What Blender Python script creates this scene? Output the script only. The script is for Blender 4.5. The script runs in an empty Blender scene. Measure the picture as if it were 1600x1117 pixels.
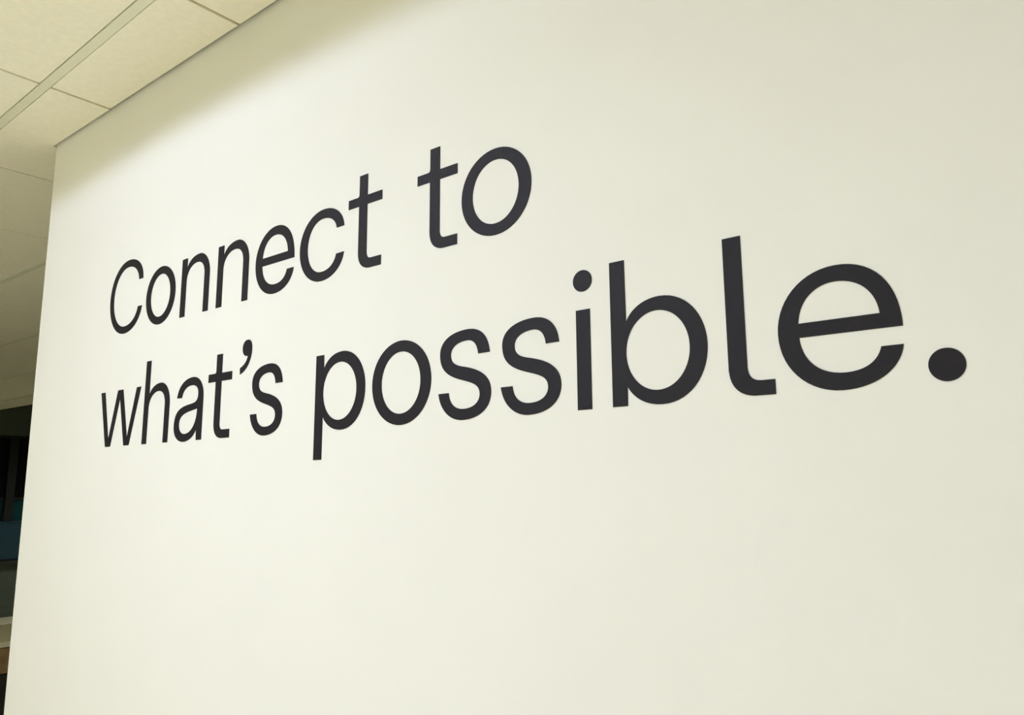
import bpy, bmesh, math
from mathutils import Matrix, Vector

# ------------------------------------------------------------------ camera
sc = bpy.context.scene
COL = sc.collection
D = 0.82                       # distance from the camera to the lettered wall (m)
EYE = 1.6                      # camera height (m)
R = ((0.78238826, 0.62274704, -0.00739897),      # right
     (-0.10740149, 0.12321247, -0.98655137),     # down
     (-0.6134603, 0.77266087, 0.16328395))       # forward
cd = bpy.data.cameras.new('camera')
cam = bpy.data.objects.new('camera', cd)
COL.objects.link(cam)
cd.sensor_width = 36.0
cd.lens = 36.0 * 1213.77 / 1600.0
cd.clip_start = 0.02
right, up, back = Vector(R[0]), -Vector(R[1]), -Vector(R[2])
M = Matrix((right, up, back)).transposed().to_4x4()
M.translation = (0, 0, EYE)
cam.matrix_world = M
sc.camera = cam

# ------------------------------------------------------------------ world, exposure, lamps
w = bpy.data.worlds.new('world')
sc.world = w
w.use_nodes = True
w.node_tree.nodes['Background'].inputs[0].default_value = (0.75, 0.78, 0.7, 1)
w.node_tree.nodes['Background'].inputs[1].default_value = 0.02
sc.view_settings.view_transform = 'Standard'
sc.view_settings.look = 'None'
sc.view_settings.gamma = 1.0
sc.view_settings.use_curve_mapping = False
sc.view_settings.exposure = 0.06
ZC = 2.5525                    # underside of the ceiling tiles


def area(name, loc, sx, sy, power, col, spread):
    ld = bpy.data.lights.new(name, 'AREA')
    ld.shape = 'RECTANGLE'
    ld.size, ld.size_y = sx, sy
    ld.energy = power
    ld.color = col
    ld.spread = math.radians(spread)
    o = bpy.data.objects.new(name, ld)
    COL.objects.link(o)
    o.location = loc
    return o


COOL = (0.885, 0.98, 1.33)
PLAIN = (0.94, 1.0, 1.08)
LIGHTS = [  # x, y, size x, size y, power, spread, colour; unseen panels added to fill wall and floor
    (-1.15, -0.90, 0.50, 0.50, 15, 160, COOL),
    (0.35, -0.75, 0.50, 0.50, 8, 166, COOL),
    (-3.50, -2.10, 0.50, 0.50, 47, 80, PLAIN),  # rear row added for ambient bounce off the floor
    (-1.90, -2.10, 0.50, 0.50, 47, 80, PLAIN),
    (-0.30, -2.10, 0.50, 0.50, 47, 80, PLAIN),
]
for x, y, sx, sy, p, sp, c in LIGHTS:
    area('ceiling_fill', (x, y, ZC - 0.022), sx, sy, p, c, sp)
SPOT = (-1.52, -0.44)          # bare downlight whose cone edge shades the top of the lettered wall
ld = bpy.data.lights.new('downlight_lamp', 'SPOT')
ld.spot_size = math.radians(172.4)
ld.spot_blend = 0.065
ld.shadow_soft_size = 0.05
ld.energy = 47
ld.color = COOL
o = bpy.data.objects.new('downlight_lamp', ld)
COL.objects.link(o)
o.location = (*SPOT, ZC - 0.02)
area('far_fill', (-9.3, 4.9, 3.37), 0.6, 0.6, 34, (0.95, 1.0, 0.9), 120)  # area light without a fixture, added to brighten the far end wall


# ------------------------------------------------------------------ materials
def mat(name, base, rough=0.6, noise=0.0, scale=40.0, bump=0.0, bscale=200.0, spec=0.5, metal=0.0):
    m = bpy.data.materials.new(name)
    m.use_nodes = True
    nt = m.node_tree
    b = nt.nodes['Principled BSDF']
    b.inputs['Roughness'].default_value = rough
    b.inputs['Specular IOR Level'].default_value = spec
    b.inputs['Metallic'].default_value = metal
    tc = nt.nodes.new('ShaderNodeTexCoord')
    n = nt.nodes.new('ShaderNodeTexNoise')
    n.inputs['Scale'].default_value = scale
    n.inputs['Detail'].default_value = 5
    nt.links.new(tc.outputs['Object'], n.inputs['Vector'])
    r = nt.nodes.new('ShaderNodeValToRGB')
    k = noise
    r.color_ramp.elements[0].position = 0.3
    r.color_ramp.elements[1].position = 0.7
    r.color_ramp.elements[0].color = (*[c * (1 - k) for c in base], 1)
    r.color_ramp.elements[1].color = (*[min(1, c * (1 + k)) for c in base], 1)
    nt.links.new(n.outputs['Fac'], r.inputs['Fac'])
    nt.links.new(r.outputs['Color'], b.inputs['Base Color'])
    if bump:
        n2 = nt.nodes.new('ShaderNodeTexNoise')
        n2.inputs['Scale'].default_value = bscale
        n2.inputs['Detail'].default_value = 3
        nt.links.new(tc.outputs['Object'], n2.inputs['Vector'])
        bp = nt.nodes.new('ShaderNodeBump')
        bp.inputs['Strength'].default_value = bump
        bp.inputs['Distance'].default_value = 0.002
        nt.links.new(n2.outputs['Fac'], bp.inputs['Height'])
        nt.links.new(bp.outputs['Normal'], b.inputs['Normal'])
    return m


M_WALL = mat('wall_paint', (0.77, 0.765, 0.71), 0.65, 0.008, 6, 0.05, 350, 0.3)
M_BEAD = mat('corner_bead_paint', (0.85, 0.79, 0.58), 0.55, 0.02, 30)
M_TILE = mat('ceiling_tile_fibre', (0.90, 0.86, 0.715), 0.9, 0.025, 60, 0.25, 420, 0.15)
M_RAIL = mat('ceiling_rail_enamel', (0.78, 0.77, 0.61), 0.5, 0.02, 20)
M_TEE = mat('cross_tee_enamel', (0.60, 0.47, 0.24), 0.6, 0.03, 20)
M_SLAB = mat('slab_concrete', (0.05, 0.05, 0.035), 0.9, 0.1, 5, 0.2, 60)
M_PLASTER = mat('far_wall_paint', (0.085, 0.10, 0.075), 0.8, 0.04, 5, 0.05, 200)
M_MARGIN = mat('ceiling_margin_paint', (0.82, 0.78, 0.62), 0.8, 0.02, 8, 0.05, 200)
M_SIDE = mat('side_wall_paint', (0.70, 0.66, 0.52), 0.8, 0.02, 5, 0.05, 200)
M_FLOOR = mat('carpet', (0.60, 0.55, 0.38), 0.95, 0.25, 120, 0.6, 600, 0.1)
M_VINYL = mat('black_vinyl', (0.0105, 0.009, 0.0118), 0.60, 0.03, 60, 0.06, 900, 0.25)
M_LAMPBODY = mat('lamp_enamel', (0.8, 0.79, 0.73), 0.5, 0.01, 20)
M_BLIND = mat('black_blind_fabric', (0.004, 0.005, 0.006), 0.9, 0.1, 90, 0.2, 300, 0.1)
M_BLUE = mat('slate_blue_panel', (0.020, 0.062, 0.095), 0.4, 0.05, 8)
M_FRAME = mat('dark_window_frame', (0.006, 0.007, 0.007), 0.5, 0.05, 30)
M_CREAM = mat('cream_laminate', (0.86, 0.80, 0.58), 0.45, 0.03, 14)
M_BROWN = mat('brown_wood', (0.34, 0.22, 0.10), 0.5, 0.2, 18, 0.1, 60)
M_DARK = mat('dark_laminate', (0.030, 0.029, 0.021), 0.5, 0.08, 20)
M_STEEL = mat('brushed_steel', (0.45, 0.44, 0.40), 0.35, 0.05, 80, metal=1.0)

gm = bpy.data.materials.new('teal_reflection_glass')
gm.use_nodes = True
gb = gm.node_tree.nodes['Principled BSDF']
gtc = gm.node_tree.nodes.new('ShaderNodeTexCoord')
gn = gm.node_tree.nodes.new('ShaderNodeTexNoise')
gn.inputs['Scale'].default_value = 1.3
gr = gm.node_tree.nodes.new('ShaderNodeValToRGB')
gr.color_ramp.elements[0].color = (0.010, 0.055, 0.058, 1)  # teal reflection of the panes put into their base colour
gr.color_ramp.elements[1].color = (0.012, 0.065, 0.075, 1)
gm.node_tree.links.new(gtc.outputs['Object'], gn.inputs['Vector'])
gm.node_tree.links.new(gn.outputs['Fac'], gr.inputs['Fac'])
gm.node_tree.links.new(gr.outputs['Color'], gb.inputs['Base Color'])
gb.inputs['Roughness'].default_value = 0.12

dm = bpy.data.materials.new('lit_diffuser')
dm.use_nodes = True
db = dm.node_tree.nodes['Principled BSDF']
db.inputs['Base Color'].default_value = (0.85, 0.84, 0.78, 1)
db.inputs['Emission Color'].default_value = (*COOL, 1)
db.inputs['Emission Strength'].default_value = 1.0


# ------------------------------------------------------------------ helpers
def add_box(bm, x0, x1, y0, y1, z0, z1):
    vs = [bm.verts.new(p) for p in ((x0, y0, z0), (x1, y0, z0), (x1, y1, z0), (x0, y1, z0),
                                    (x0, y0, z1), (x1, y0, z1), (x1, y1, z1), (x0, y1, z1))]
    for f in ((3, 2, 1, 0), (4, 5, 6, 7), (0, 1, 5, 4), (1, 2, 6, 5), (2, 3, 7, 6), (3, 0, 4, 7)):
        bm.faces.new([vs[i] for i in f])


def obj(name, bm, m, parent=None, bevel=0.0):
    if bevel:
        bmesh.ops.bevel(bm, geom=list(bm.edges), offset=bevel, segments=2, affect='EDGES', profile=0.5)
    me = bpy.data.meshes.new(name)
    bm.to_mesh(me)
    bm.free()
    me.materials.append(m)
    o = bpy.data.objects.new(name, me)
    COL.objects.link(o)
    if parent:
        o.parent = parent
    return o


def box(name, b, m, parent=None, bevel=0.0):
    bm = bmesh.new()
    add_box(bm, *b)
    return obj(name, bm, m, parent, bevel)


def struct(o, label=None):
    o['kind'] = 'structure'
    if label:
        o['label'] = label
    return o


def empty(name, loc=(0, 0, 0)):
    o = bpy.data.objects.new(name, None)
    o.empty_display_size = 0.1
    o.location = loc
    COL.objects.link(o)
    return o


def prism(name, poly, z0, z1, m, parent, chamfer=0.0):
    """Upright prism over a counter-clockwise outline; the lower rim is chamfered (rectangles only)."""
    bm = bmesh.new()
    n = len(poly)
    rings = [(poly, z1), (poly, z0)]
    if chamfer:
        xs = [p[0] for p in poly]
        ys = [p[1] for p in poly]
        cx, cy = (min(xs) + max(xs)) / 2, (min(ys) + max(ys)) / 2
        inner = [(x - math.copysign(chamfer, x - cx), y - math.copysign(chamfer, y - cy)) for x, y in poly]
        rings = [(poly, z1), (poly, z0 + chamfer), (inner, z0)]
    vr = [[bm.verts.new((x, y, z)) for x, y in ring] for ring, z in rings]
    bm.faces.new(vr[0])
    bm.faces.new(list(reversed(vr[-1])))
    for a, b in zip(vr, vr[1:]):
        for i in range(n):
            j = (i + 1) % n
            bm.faces.new((a[j], a[i], b[i], b[j]))
    return obj(name, bm, m, parent)


# ------------------------------------------------------------------ room shell
XW = -2.789 * D                # free left end of the lettered wall
XL, XR, YB, YF, ZT = -11.5, 4.2, -3.6, 6.0, 3.4
WT = 0.14                      # wall thickness

struct(box('floor', (XL - 0.12, XR + 0.12, YB - 0.12, YF + 0.12, -0.12, 0.0), M_FLOOR),
       'grey beige carpet floor below the lettered wall')

# the lettered wall, its free end with a small rounded corner
bm = bmesh.new()
add_box(bm, XW + 0.004, XR, D, D + WT, 0.0, ZT)
struct(obj('wall_front', bm, M_WALL), 'tall off white wall carrying the black slogan')
bm = bmesh.new()               # corner bead wrapping the free end of the wall
add_box(bm, XW, XW + 0.004, D + 0.0005, D + WT, 0.0, ZT)
bead = obj('trim_1', bm, M_BEAD)
struct(bead, 'thin cream corner bead on the free left end of the white wall')
bv = bead.modifiers.new('bevel', 'BEVEL')
bv.width = 0.0018
bv.segments = 3

struct(box('wall_right', (XR, XR + 0.12, YB, YF, 0, ZT), M_SIDE))
struct(box('wall_rear', (XL, XR, YB - 0.12, YB, 0, ZT), M_SIDE))
struct(box('wall_back', (XL, XR, YF, YF + 0.12, 0, ZT), M_PLASTER))

# end wall far behind, with a window opening (wall pieces around the hole form one mesh)
WY0, WY1, WZ0, WZ1 = 3.05, 5.05, 0.70, 2.30
bm = bmesh.new()
add_box(bm, XL - 0.12, XL, YB, WY0, 0, ZT)
add_box(bm, XL - 0.12, XL, WY1, YF, 0, ZT)
add_box(bm, XL - 0.12, XL, WY0, WY1, 0, WZ0)
add_box(bm, XL - 0.12, XL, WY0, WY1, WZ1, ZT)
struct(obj('wall_left', bm, M_PLASTER), 'dark far end wall with a window, seen past the white wall')
struct(box('baseboard_left', (XL, XL + 0.015, YB, YF, 0.0, 0.11), M_PLASTER), 'dark baseboard along the far end wall')

win = struct(empty('window_1', (XL - 0.05, WY0, WZ0)), 'dark window with black blind and teal reflecting panes on the far end wall')
bm = bmesh.new()
W_, H_ = WY1 - WY0, WZ1 - WZ0
SP = 0.48                                                # height of the blue spandrel panel
add_box(bm, -0.03, 0.055, 0.0, 0.05, 0, H_)
add_box(bm, -0.03, 0.055, W_ - 0.05, W_, 0, H_)
add_box(bm, -0.03, 0.055, 0.05, W_ - 0.05, 0, 0.02)
add_box(bm, -0.03, 0.055, 0.05, W_ - 0.05, H_ - 0.03, H_)
obj('window_frame', bm, M_FRAME, win)
box('mullion', (-0.03, 0.06, 0.86, 0.96, SP + 0.02, H_ - 0.03), M_FRAME, win)
box('spandrel_panel', (-0.03, 0.04, 0.05, W_ - 0.05, 0.02, SP), M_BLUE, win)
box('transom', (-0.028, 0.05, 0.05, W_ - 0.05, SP, SP + 0.02), M_BLUE, win)
for ya, yb in ((0.05, 0.86), (0.96, W_ - 0.05)):
    box('pane', (-0.006, 0.0, ya, yb, SP + 0.02, H_ - 0.03), gm, win)
for ya, yb in ((0.055, 0.855), (0.965, W_ - 0.055)):
    bl = box('blind', (0.012, 0.018, ya, yb, H_ - 0.80, H_ - 0.03), M_BLIND, win)
    box('blind_rail', (0.006, 0.024, ya, yb, H_ - 0.825, H_ - 0.80), M_FRAME, bl)
box('window_sill', (0.05, 0.13, -0.04, W_ + 0.04, -0.03, 0.0), M_DARK, win)

# ------------------------------------------------------------------ suspended ceiling
CY_END = 3.46
ceiling = struct(box('ceiling', (XL - 0.12, XR + 0.12, YB - 0.12, YF + 0.12, ZT, ZT + 0.15), M_SLAB),
                 'cream tiled suspended ceiling under a dark slab')
rows = [-3.6, -3.03, -2.42, -1.804, -1.188, -0.572, 0.043, 0.658, 1.274, 1.889, 2.505, 3.12]
cols = [-11.5, -11.10, -10.50, -9.85, -9.18, -8.52, -7.85, -7.19, -6.52, -5.86, -5.19, -4.524, -3.857, -3.19, -2.563,
        -1.943, -1.365, -0.755, -0.145, 0.465, 1.075, 1.685, 2.295, 2.905, 3.515, 4.2]
TH, G, RW = 0.016, 0.0042, 0.0105         # tile thickness, half joint, half width of a rail
SKEW = -0.022


def sk(x):                               # the rails run very slightly out of true with the wall
    return SKEW * (max(-2.6, min(-1.2, x)) + 1.85)


def tile(x0, x1, y0a, y0b, y1a, y1b, ch=0.001):
    prism('ceiling_tile', [(x0, y0a), (x1, y0b), (x1, y1b), (x0, y1a)], ZC, ZC + TH, M_TILE, tiles, ch)


tiles = ceiling
for j in range(len(rows) - 1):
    for i in range(len(cols) - 1):
        x0, x1 = cols[i] + G, cols[i + 1] - G
        o = RW + 0.0022
        y0a, y0b = rows[j] + o, rows[j] + o
        y1a, y1b = rows[j + 1] - o, rows[j + 1] - o
        if rows[j] == 0.658:
            y0a, y0b = y0a + sk(x0), y0b + sk(x1)
            if x0 > XW:                                   # cut at the lettered wall, front and behind
                tile(x0, x1, y0a, y0b, D - 0.008, D - 0.008)
                tile(x0, x1, D + WT + 0.004, D + WT + 0.004, y1a, y1b)
                continue
            if x1 > XW:                                   # notched round the free end of the wall
                e = XW - 0.003
                prism('ceiling_tile', [(x0, y0a), (x1, y0b), (x1, D - 0.008), (e, D - 0.008), (e, D + WT + 0.004),
                                       (x1, D + WT + 0.004), (x1, y1b), (x0, y1a)], ZC, ZC + TH, M_TILE, tiles)
                continue
        if rows[j + 1] == 0.658:
            y1a, y1b = y1a + sk(x0), y1b + sk(x1)
        tile(x0, x1, y0a, y0b, y1a, y1b)
for y in rows[1:]:
    if y == 0.658:
        pts = [-11.5, -2.6, -1.2, XR]
        poly = [(x, y - RW + sk(x)) for x in pts] + [(x, y + RW + sk(x)) for x in reversed(pts)]
        prism('ceiling_rail', poly, ZC - 0.0005, ZC + 0.03, M_RAIL, ceiling)
    else:
        prism('ceiling_rail', [(-11.5, y - RW), (XR, y - RW), (XR, y + RW), (-11.5, y + RW)],
              ZC - 0.0005, ZC + 0.03, M_RAIL, ceiling)
for x in cols[1:-1]:                                      # cross tees showing in the butt joints
    spans = [(rows[j] + RW + 0.003, rows[j + 1] - RW - 0.003) for j in range(len(rows) - 1)]
    for ya, yb in spans:
        if ya > 0.6 and ya < 0.8:
            ya += 0.02
            if x > XW:
                yb = D - 0.009
        box('cross_tee', (x - 0.004, x + 0.004, ya, yb, ZC + 0.005, ZC + TH + 0.004), M_TEE, ceiling)
bm = bmesh.new()
add_box(bm, XL, XR, 3.132, CY_END, ZC - 0.004, ZC + 0.02)
add_box(bm, XL, XR, CY_END - 0.03, CY_END, ZC + 0.02, ZT)
struct(obj('trim_2', bm, M_MARGIN), 'pale plain margin closing the far edge of the tiled ceiling')

# ------------------------------------------------------------------ unseen lamps on the ceiling (above and behind the viewer); flat ones are added fill
where = ['above and left of the viewer', 'above and right of the viewer',
         'behind the viewer, leftmost of its row', 'behind the viewer, middle of its row', 'behind the viewer, rightmost of its row']
for k, (x, y, sx, sy, p, sp, c) in enumerate(LIGHTS):
    t = empty('added_ceiling_light', (x, y, ZC))
    t['label'] = 'added flat rectangular ceiling light ' + where[k]
    t['category'] = 'ceiling light'
    t['group'] = 'added flat ceiling lights'
    bm = bmesh.new()
    a, b = sx / 2 + 0.03, sy / 2 + 0.03
    add_box(bm, -a, a, -b, -b + 0.03, -0.018, -0.0005)
    add_box(bm, -a, a, b - 0.03, b, -0.018, -0.0005)
    add_box(bm, -a, -a + 0.03, -b + 0.03, b - 0.03, -0.018, -0.0005)
    add_box(bm, a - 0.03, a, -b + 0.03, b - 0.03, -0.018, -0.0005)
    obj('lamp_frame', bm, M_LAMPBODY, t)
    box('diffuser', (-a + 0.03, a - 0.03, -b + 0.03, b - 0.03, -0.014, -0.006), dm, t)

t = empty('downlight', (*SPOT, ZC))
t['label'] = 'small round downlight above the viewer, nearest the white wall'
t['category'] = 'ceiling light'
bm = bmesh.new()
N = 32
ring = []
for r, z in ((0.060, -0.0005), (0.085, -0.0005), (0.083, -0.006), (0.062, -0.006)):
    ring.append([bm.verts.new((r * math.cos(k * math.tau / N), r * math.sin(k * math.tau / N), z)) for k in range(N)])
for q in range(4):
    for k in range(N):
        bm.faces.new((ring[q][k], ring[q][(k + 1) % N], ring[(q + 1) % 4][(k + 1) % N], ring[(q + 1) % 4][k]))
obj('rim', bm, M_LAMPBODY, t)
bm = bmesh.new()
bmesh.ops.create_cone(bm, cap_ends=True, segments=N, radius1=0.058, radius2=0.058, depth=0.003)
bmesh.ops.translate(bm, verts=bm.verts, vec=(0, 0, -0.003))
obj('lens', bm, dm, t)

# ------------------------------------------------------------------ low cabinet seen past the wall end
cab = empty('low_cabinet', (-5.0, 1.75, 0))
cab['label'] = 'low cabinet with cream top and brown drawers behind the white wall end'
cab['category'] = 'cabinet'
y0, y1 = -0.70, 0.95
box('cabinet_body', (-0.62, -0.03, y0 + 0.02, y1 - 0.02, 0.08, 0.74), M_DARK, cab)
box('cabinet_top', (-0.65, 0.0, y0, y1, 0.74, 0.77), M_CREAM, cab, 0.003)
box('plinth', (-0.58, -0.07, y0 + 0.05, y1 - 0.05, 0.0, 0.08), M_FRAME, cab)
nd = 3
for k in range(nd):
    a = y0 + 0.03 + k * (y1 - y0 - 0.06) / nd
    b = y0 + 0.03 + (k + 1) * (y1 - y0 - 0.06) / nd
    d = box('drawer', (-0.03, -0.008, a + 0.003, b - 0.003, 0.60, 0.735), M_BROWN, cab, 0.002)
    box('handle', (-0.008, 0.012, (a + b) / 2 - 0.07, (a + b) / 2 + 0.07, 0.66, 0.672), M_STEEL, d, 0.002)
    d = box('door', (-0.03, -0.008, a + 0.003, b - 0.003, 0.09, 0.594), M_DARK, cab, 0.002)
    box('handle', (-0.008, 0.012, b - 0.04, b - 0.028, 0.40, 0.54), M_STEEL, d, 0.002)

# ------------------------------------------------------------------ the slogan: cut vinyl letters on the wall
# outlines in thousandths of D; a pair is a straight edge, six numbers a cubic edge
def ell(cx, cy, a, b, k=0.557):
    return [(cx + a, cy), (cx + a, cy + k * b, cx + k * a, cy + b, cx, cy + b),
            (cx - k * a, cy + b, cx - a, cy + k * b, cx - a, cy),
            (cx - a, cy - k * b, cx - k * a, cy - b, cx, cy - b),
            (cx + k * a, cy - b, cx + a, cy - k * b, cx + a, cy)]


def arch(top, sw, rw):
    return [(0, 0), (0, top), (sw, top), (sw + 0.7, 129), (36, 148, 58, 156.4, 83, 156.4),
            (111, 156.4, rw, 130, rw, 98), (rw, 0), (rw - 24, 0), (rw - 24, 97),
            (rw - 24, 121, rw - 37, 135.4, 72, 135.4), (46, 135.4, sw, 118, sw, 92), (sw, 0)]


GLYPH = {
    'C': [[(188.3, 143.5), (165.3, 143.5), (162, 171, 134, 190.6, 98, 190.6), (54, 190.6, 22.3, 153, 22.3, 105),
           (22.3, 57, 54, 18.2, 98, 18.2), (136, 18.2, 163, 38, 169, 65.8), (191.7, 65.5),
           (185, 27, 148, -2.5, 98, -2.5), (42, -2.5, 0, 44, 0, 104.5), (0, 166, 43, 211.3, 100, 211.3),
           (153, 211.3, 187, 183, 188.3, 143.5)]],
    'o': [ell(79.4, 77.5, 79.4, 79.7), ell(79.0, 77.5, 52.7, 58.7)],
    'n': [arch(154.5, 24.8, 134.3)],
    'h': [arch(220.3, 24.3, 132.9)],
    'e': [[(149.4, 69.7), (27, 69.8), (29, 38, 51, 19.8, 80, 19.8), (104, 19.8, 119, 30, 123.7, 47.5), (148.4, 47.5),
           (144, 17.5, 114, -1.8, 76, -1.8), (32, -1.8, 0, 33, 0, 77.5), (0, 121, 33, 157.3, 78, 157.3),
           (123, 157.3, 149.4, 123, 149.4, 69.7)],
          [(27, 88.3), (29, 117, 49, 136.5, 75, 136.5), (103, 136.5, 123, 117, 125, 88.4)]],
    'c': [[(148.6, 106), (124.3, 105.7), (121, 125, 101, 136, 78, 136), (47, 136, 27.3, 110, 27.3, 77.5),
           (27.3, 45, 47, 18, 78, 18), (103, 18, 120, 30, 124.8, 49), (149.7, 49.4), (144.5, 18, 114, -2, 77, -2),
           (33, -2, 0, 33, 0, 77.5), (0, 121, 34, 156.6, 80, 156.6), (117, 156.6, 145, 137, 148.6, 106)]],
    't': [[(33.8, 200.6), (59, 200.6), (59, 154.8), (103.4, 154.8), (103.4, 135.3), (59, 135.3), (59.2, 37),
           (59.2, 26, 63, 20, 73.5, 20), (103.2, 20), (103.2, 0), (71, 0), (46, 0, 33.3, 14, 33.3, 38), (33.3, 135.3),
           (0, 135.3), (0, 155), (27.5, 155), (32, 155, 33.8, 157.5, 33.8, 161.5)]],
    'w': [[(0, 155.2), (24.3, 155.2), (62.2, 21.6), (101.2, 155.2), (131.4, 155.2), (170.8, 21.6), (208.4, 155.2),
           (232.1, 155.2), (183.8, 0.5), (154.5, 0.5), (116.1, 131.8), (76.9, 0.5), (47, 0.5)]],
    'a': [[(8.5, 108), (13, 140, 42, 156.4, 80, 156.4), (110, 156.4, 131, 135, 131, 103), (131, 0), (107.4, 0),
           (105.5, 27), (97, 9, 74, -2, 49, -2), (21, -2, 0, 14, 0, 38), (0, 76, 25, 83.5, 57, 88),
           (87, 92, 107.5, 89.5, 107.5, 113), (107.5, 128, 95, 136.2, 76, 136.2), (50, 136.2, 35, 125, 31.5, 107.8)],
          [(106, 77), (106, 38, 82, 17.2, 53, 17.2), (35, 17.2, 24, 28, 24, 43), (24, 62, 46, 68.5, 70, 72),
           (85, 74, 98, 75.5, 106, 77)]],
    "'": [[(0.3, 143.2), (0, 157.8), (17, 164, 27, 172, 29.3, 184.2), (26, 184.0), (14, 183.5, 7.3, 193, 7.3, 203),
           (7.3, 214, 15.5, 222, 26.5, 222), (38.5, 222, 45, 213.5, 45, 200), (45, 172, 27, 150, 0.3, 143.2)]],
    's': [[(120.2, 111.2), (94, 111), (92.5, 127.5, 83, 137.3, 68, 137.3), (45, 137.3, 29.8, 128.5, 29.8, 114.5),
           (29.8, 99, 44, 94.5, 62, 91), (97, 83.5, 123, 71, 123, 43), (123, 15, 97, -2, 58, -2),
           (26, -2, 4, 20, 0, 47.5), (25, 47.5), (26.5, 28, 40, 17.2, 61, 17.2), (84, 17.2, 97.5, 27, 97.5, 40.5),
           (97.5, 56, 83, 60.5, 60, 67), (22, 77, 3.5, 89, 3.5, 118), (3.5, 143, 30, 157, 70, 157),
           (102, 157, 118, 138, 120.2, 111.2)]],
    'p': [[(0, -60.2), (0, 155), (25.2, 155), (26.2, 126), (36, 145, 57, 156.6, 84, 156.6),
           (126, 156.6, 155, 121, 155, 77.5), (155, 33, 126, -2.2, 84, -2.2), (57, -2.2, 36, 10, 26.3, 28),
           (26, -60.2)], ell(77.3, 76.6, 52, 58.8)],
    'b': [[(0, -0.4), (0, 221.8), (26, 221.8), (26.6, 126), (36, 145, 57, 157, 83, 157),
           (125, 157, 154.4, 121, 154.4, 77.5), (154.4, 33, 125, -1.6, 82, -1.6), (56, -1.6, 36, 10, 26.2, 28),
           (25.4, -0.4)], ell(76.6, 78, 51.3, 58.5)],
    'i': [[(0, -0.8), (0, 156), (26, 156), (26, -0.8)]],
    'i_dot': [ell(13.2, 202.6, 17.6, 17.3)],
    'l': [[(0, 221.7), (26.4, 221.7), (26.4, 40), (26.4, 26, 33, 19.8, 45.5, 19.8), (62.7, 19.8), (62.7, 0), (38, 0),
           (12, 0, 0.2, 16, 0.2, 40)]],
    '.': [ell(19.3, 18.4, 19.3, 19.3)],
}


def flatten(contour, sx, n=14):
    pts = [contour[0]]
    for seg in contour[1:]:
        if len(seg) == 2:
            pts.append(seg)
        else:
            p0 = pts[-1]
            c1, c2, p3 = seg[0:2], seg[2:4], seg[4:6]
            for k in range(1, n + 1):
                t = k / n
                u = 1 - t
                pts.append(tuple(u * u * u * p0[i] + 3 * u * u * t * c1[i] + 3 * u * t * t * c2[i] + t ** 3 * p3[i]
                                 for i in (0, 1)))
    out = []
    for x, z in pts:
        q = (x * sx * D / 1000, z * D / 1000)
        if not out or (abs(q[0] - out[-1][0]) + abs(q[1] - out[-1][1])) > 1e-5:
            out.append(q)
    if abs(out[0][0] - out[-1][0]) + abs(out[0][1] - out[-1][1]) < 1e-5:
        out.pop()
    return out


VT = 0.0008                                              # vinyl thickness


def glyph_mesh(key, sx):
    cu = bpy.data.curves.new('outline', 'CURVE')
    cu.dimensions = '2D'
    cu.fill_mode = 'BOTH'
    cu.extrude = VT / 2
    for contour in GLYPH[key]:
        pts = flatten(contour, sx)
        sp = cu.splines.new('POLY')
        sp.points.add(len(pts) - 1)
        for p, (x, z) in zip(sp.points, pts):
            p.co = (x, z, 0, 1)
        sp.use_cyclic_u = True
    tmp = bpy.data.objects.new('outline', cu)
    me = bpy.data.meshes.new_from_object(tmp)
    bpy.data.objects.remove(tmp)
    bpy.data.curves.remove(cu)
    me.transform(Matrix.Rotation(math.pi / 2, 4, 'X'))
    me.materials.clear()
    me.materials.append(M_VINYL)
    return me


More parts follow.
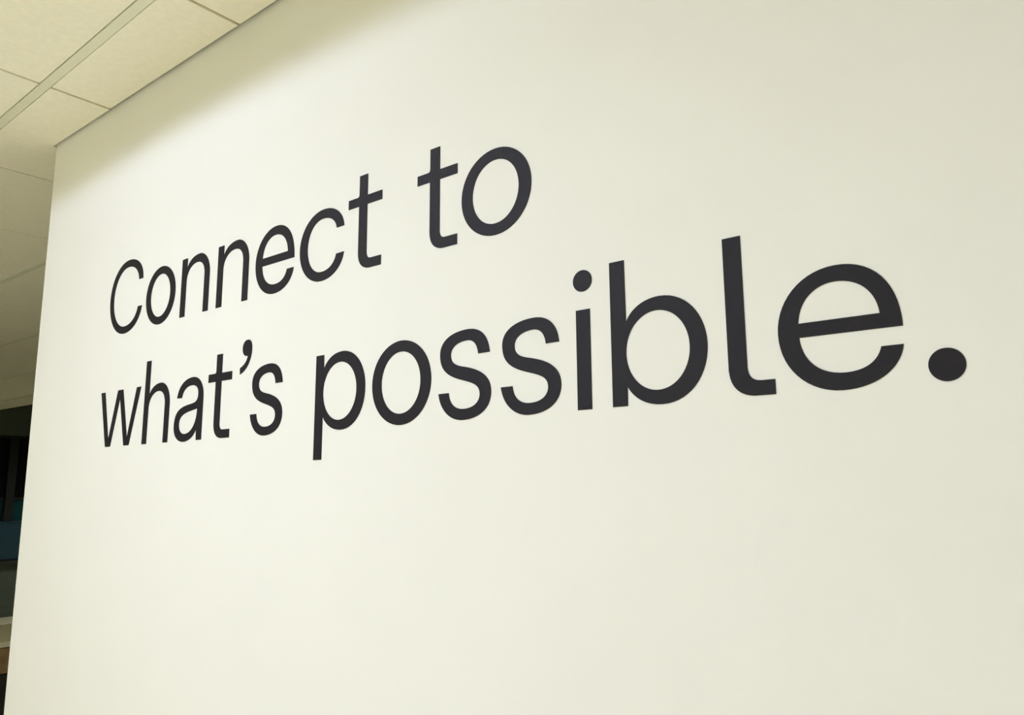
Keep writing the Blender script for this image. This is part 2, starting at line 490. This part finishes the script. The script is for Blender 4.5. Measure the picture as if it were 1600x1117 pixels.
B1, B2 = 433.2, 115.5
TEXT = [  # glyph, left edge, baseline, width factor, name, label, category
    ('C', -2283.8, B1, 1.0, 'letter', 'black capital letter C starting the word Connect', 'letter'),
    ('o', -2069.3, B1, 0.972, 'letter', 'small black letter o right after the capital C', 'letter'),
    ('n', -1886.3, B1, 1.0, 'letter', 'first black letter n of Connect, after the small o', 'letter'),
    ('n', -1716.0, B1, 1.0, 'letter', 'second black letter n of Connect, before the e', 'letter'),
    ('e', -1553.3, B1, 0.988, 'letter', 'black letter e in the middle of the word Connect', 'letter'),
    ('c', -1385.7, B1, 1.0, 'letter', 'small black letter c of Connect, before its final t', 'letter'),
    ('t', -1224.2, B1, 0.99, 'letter', 'black letter t ending the word Connect', 'letter'),
    ('t', -1021.8, B1, 1.0, 'letter', 'black letter t starting the word to on the upper line', 'letter'),
    ('o', -907.6, B1, 1.0, 'letter', 'round black letter o ending the upper line', 'letter'),
    ('w', -2294.7, B2, 1.0, 'letter', 'zigzag black letter w starting the lower line', 'letter'),
    ('h', -2040.0, B2, 1.0, 'letter', 'tall black letter h beside the w on the lower line', 'letter'),
    ('a', -1879.3, B2, 1.0, 'letter', 'black letter a between the h and a t', 'letter'),
    ('t', -1729.1, B2, 0.975, 'letter', 'black letter t on the lower line before the apostrophe', 'letter'),
    ("'", -1596.5, B2, 1.0, 'apostrophe', 'black comma shaped apostrophe high on the lower line', 'punctuation mark'),
    ('s', -1547.7, B2, 0.98, 'letter', 'black letter s right after the apostrophe', 'letter'),
    ('p', -1314.6, B2, 1.0, 'letter', 'black letter p whose stem hangs below the lower line', 'letter'),
    ('o', -1139.0, B2, 0.998, 'letter', 'round black letter o on the lower line after the p', 'letter'),
    ('s', -961.9, B2, 0.998, 'letter', 'first black letter s of possible, after the o', 'letter'),
    ('s', -817.7, B2, 1.0, 'letter', 'second black letter s of possible, before the dotted i', 'letter'),
    ('i', -664.3, B2, 1.0, 'letter', 'black letter i with a round dot', 'letter'),
    ('b', -601.4, B2, 1.0, 'letter', 'tall black letter b right of the dotted i', 'letter'),
    ('l', -418.4, B2, 1.0, 'letter', 'tall black letter l with a hooked foot', 'letter'),
    ('e', -348.4, B2, 1.0, 'letter', 'large black letter e just before the full stop', 'letter'),
    ('.', -176.2, B2, 1.0, 'full_stop', 'round black full stop ending the slogan', 'punctuation mark'),
]
for g, x, base, sx, name, label, cat in TEXT:
    o = bpy.data.objects.new(name, glyph_mesh(g, sx))
    COL.objects.link(o)
    o.location = (x * D / 1000, D - VT / 2 - 0.0001, EYE + base * D / 1000)
    o['label'] = label
    o['category'] = cat
    o['group'] = 'black vinyl characters of the wall slogan'
    if g == 'i':
        d = bpy.data.objects.new('dot', glyph_mesh('i_dot', sx))
        COL.objects.link(d)
        d.parent = o
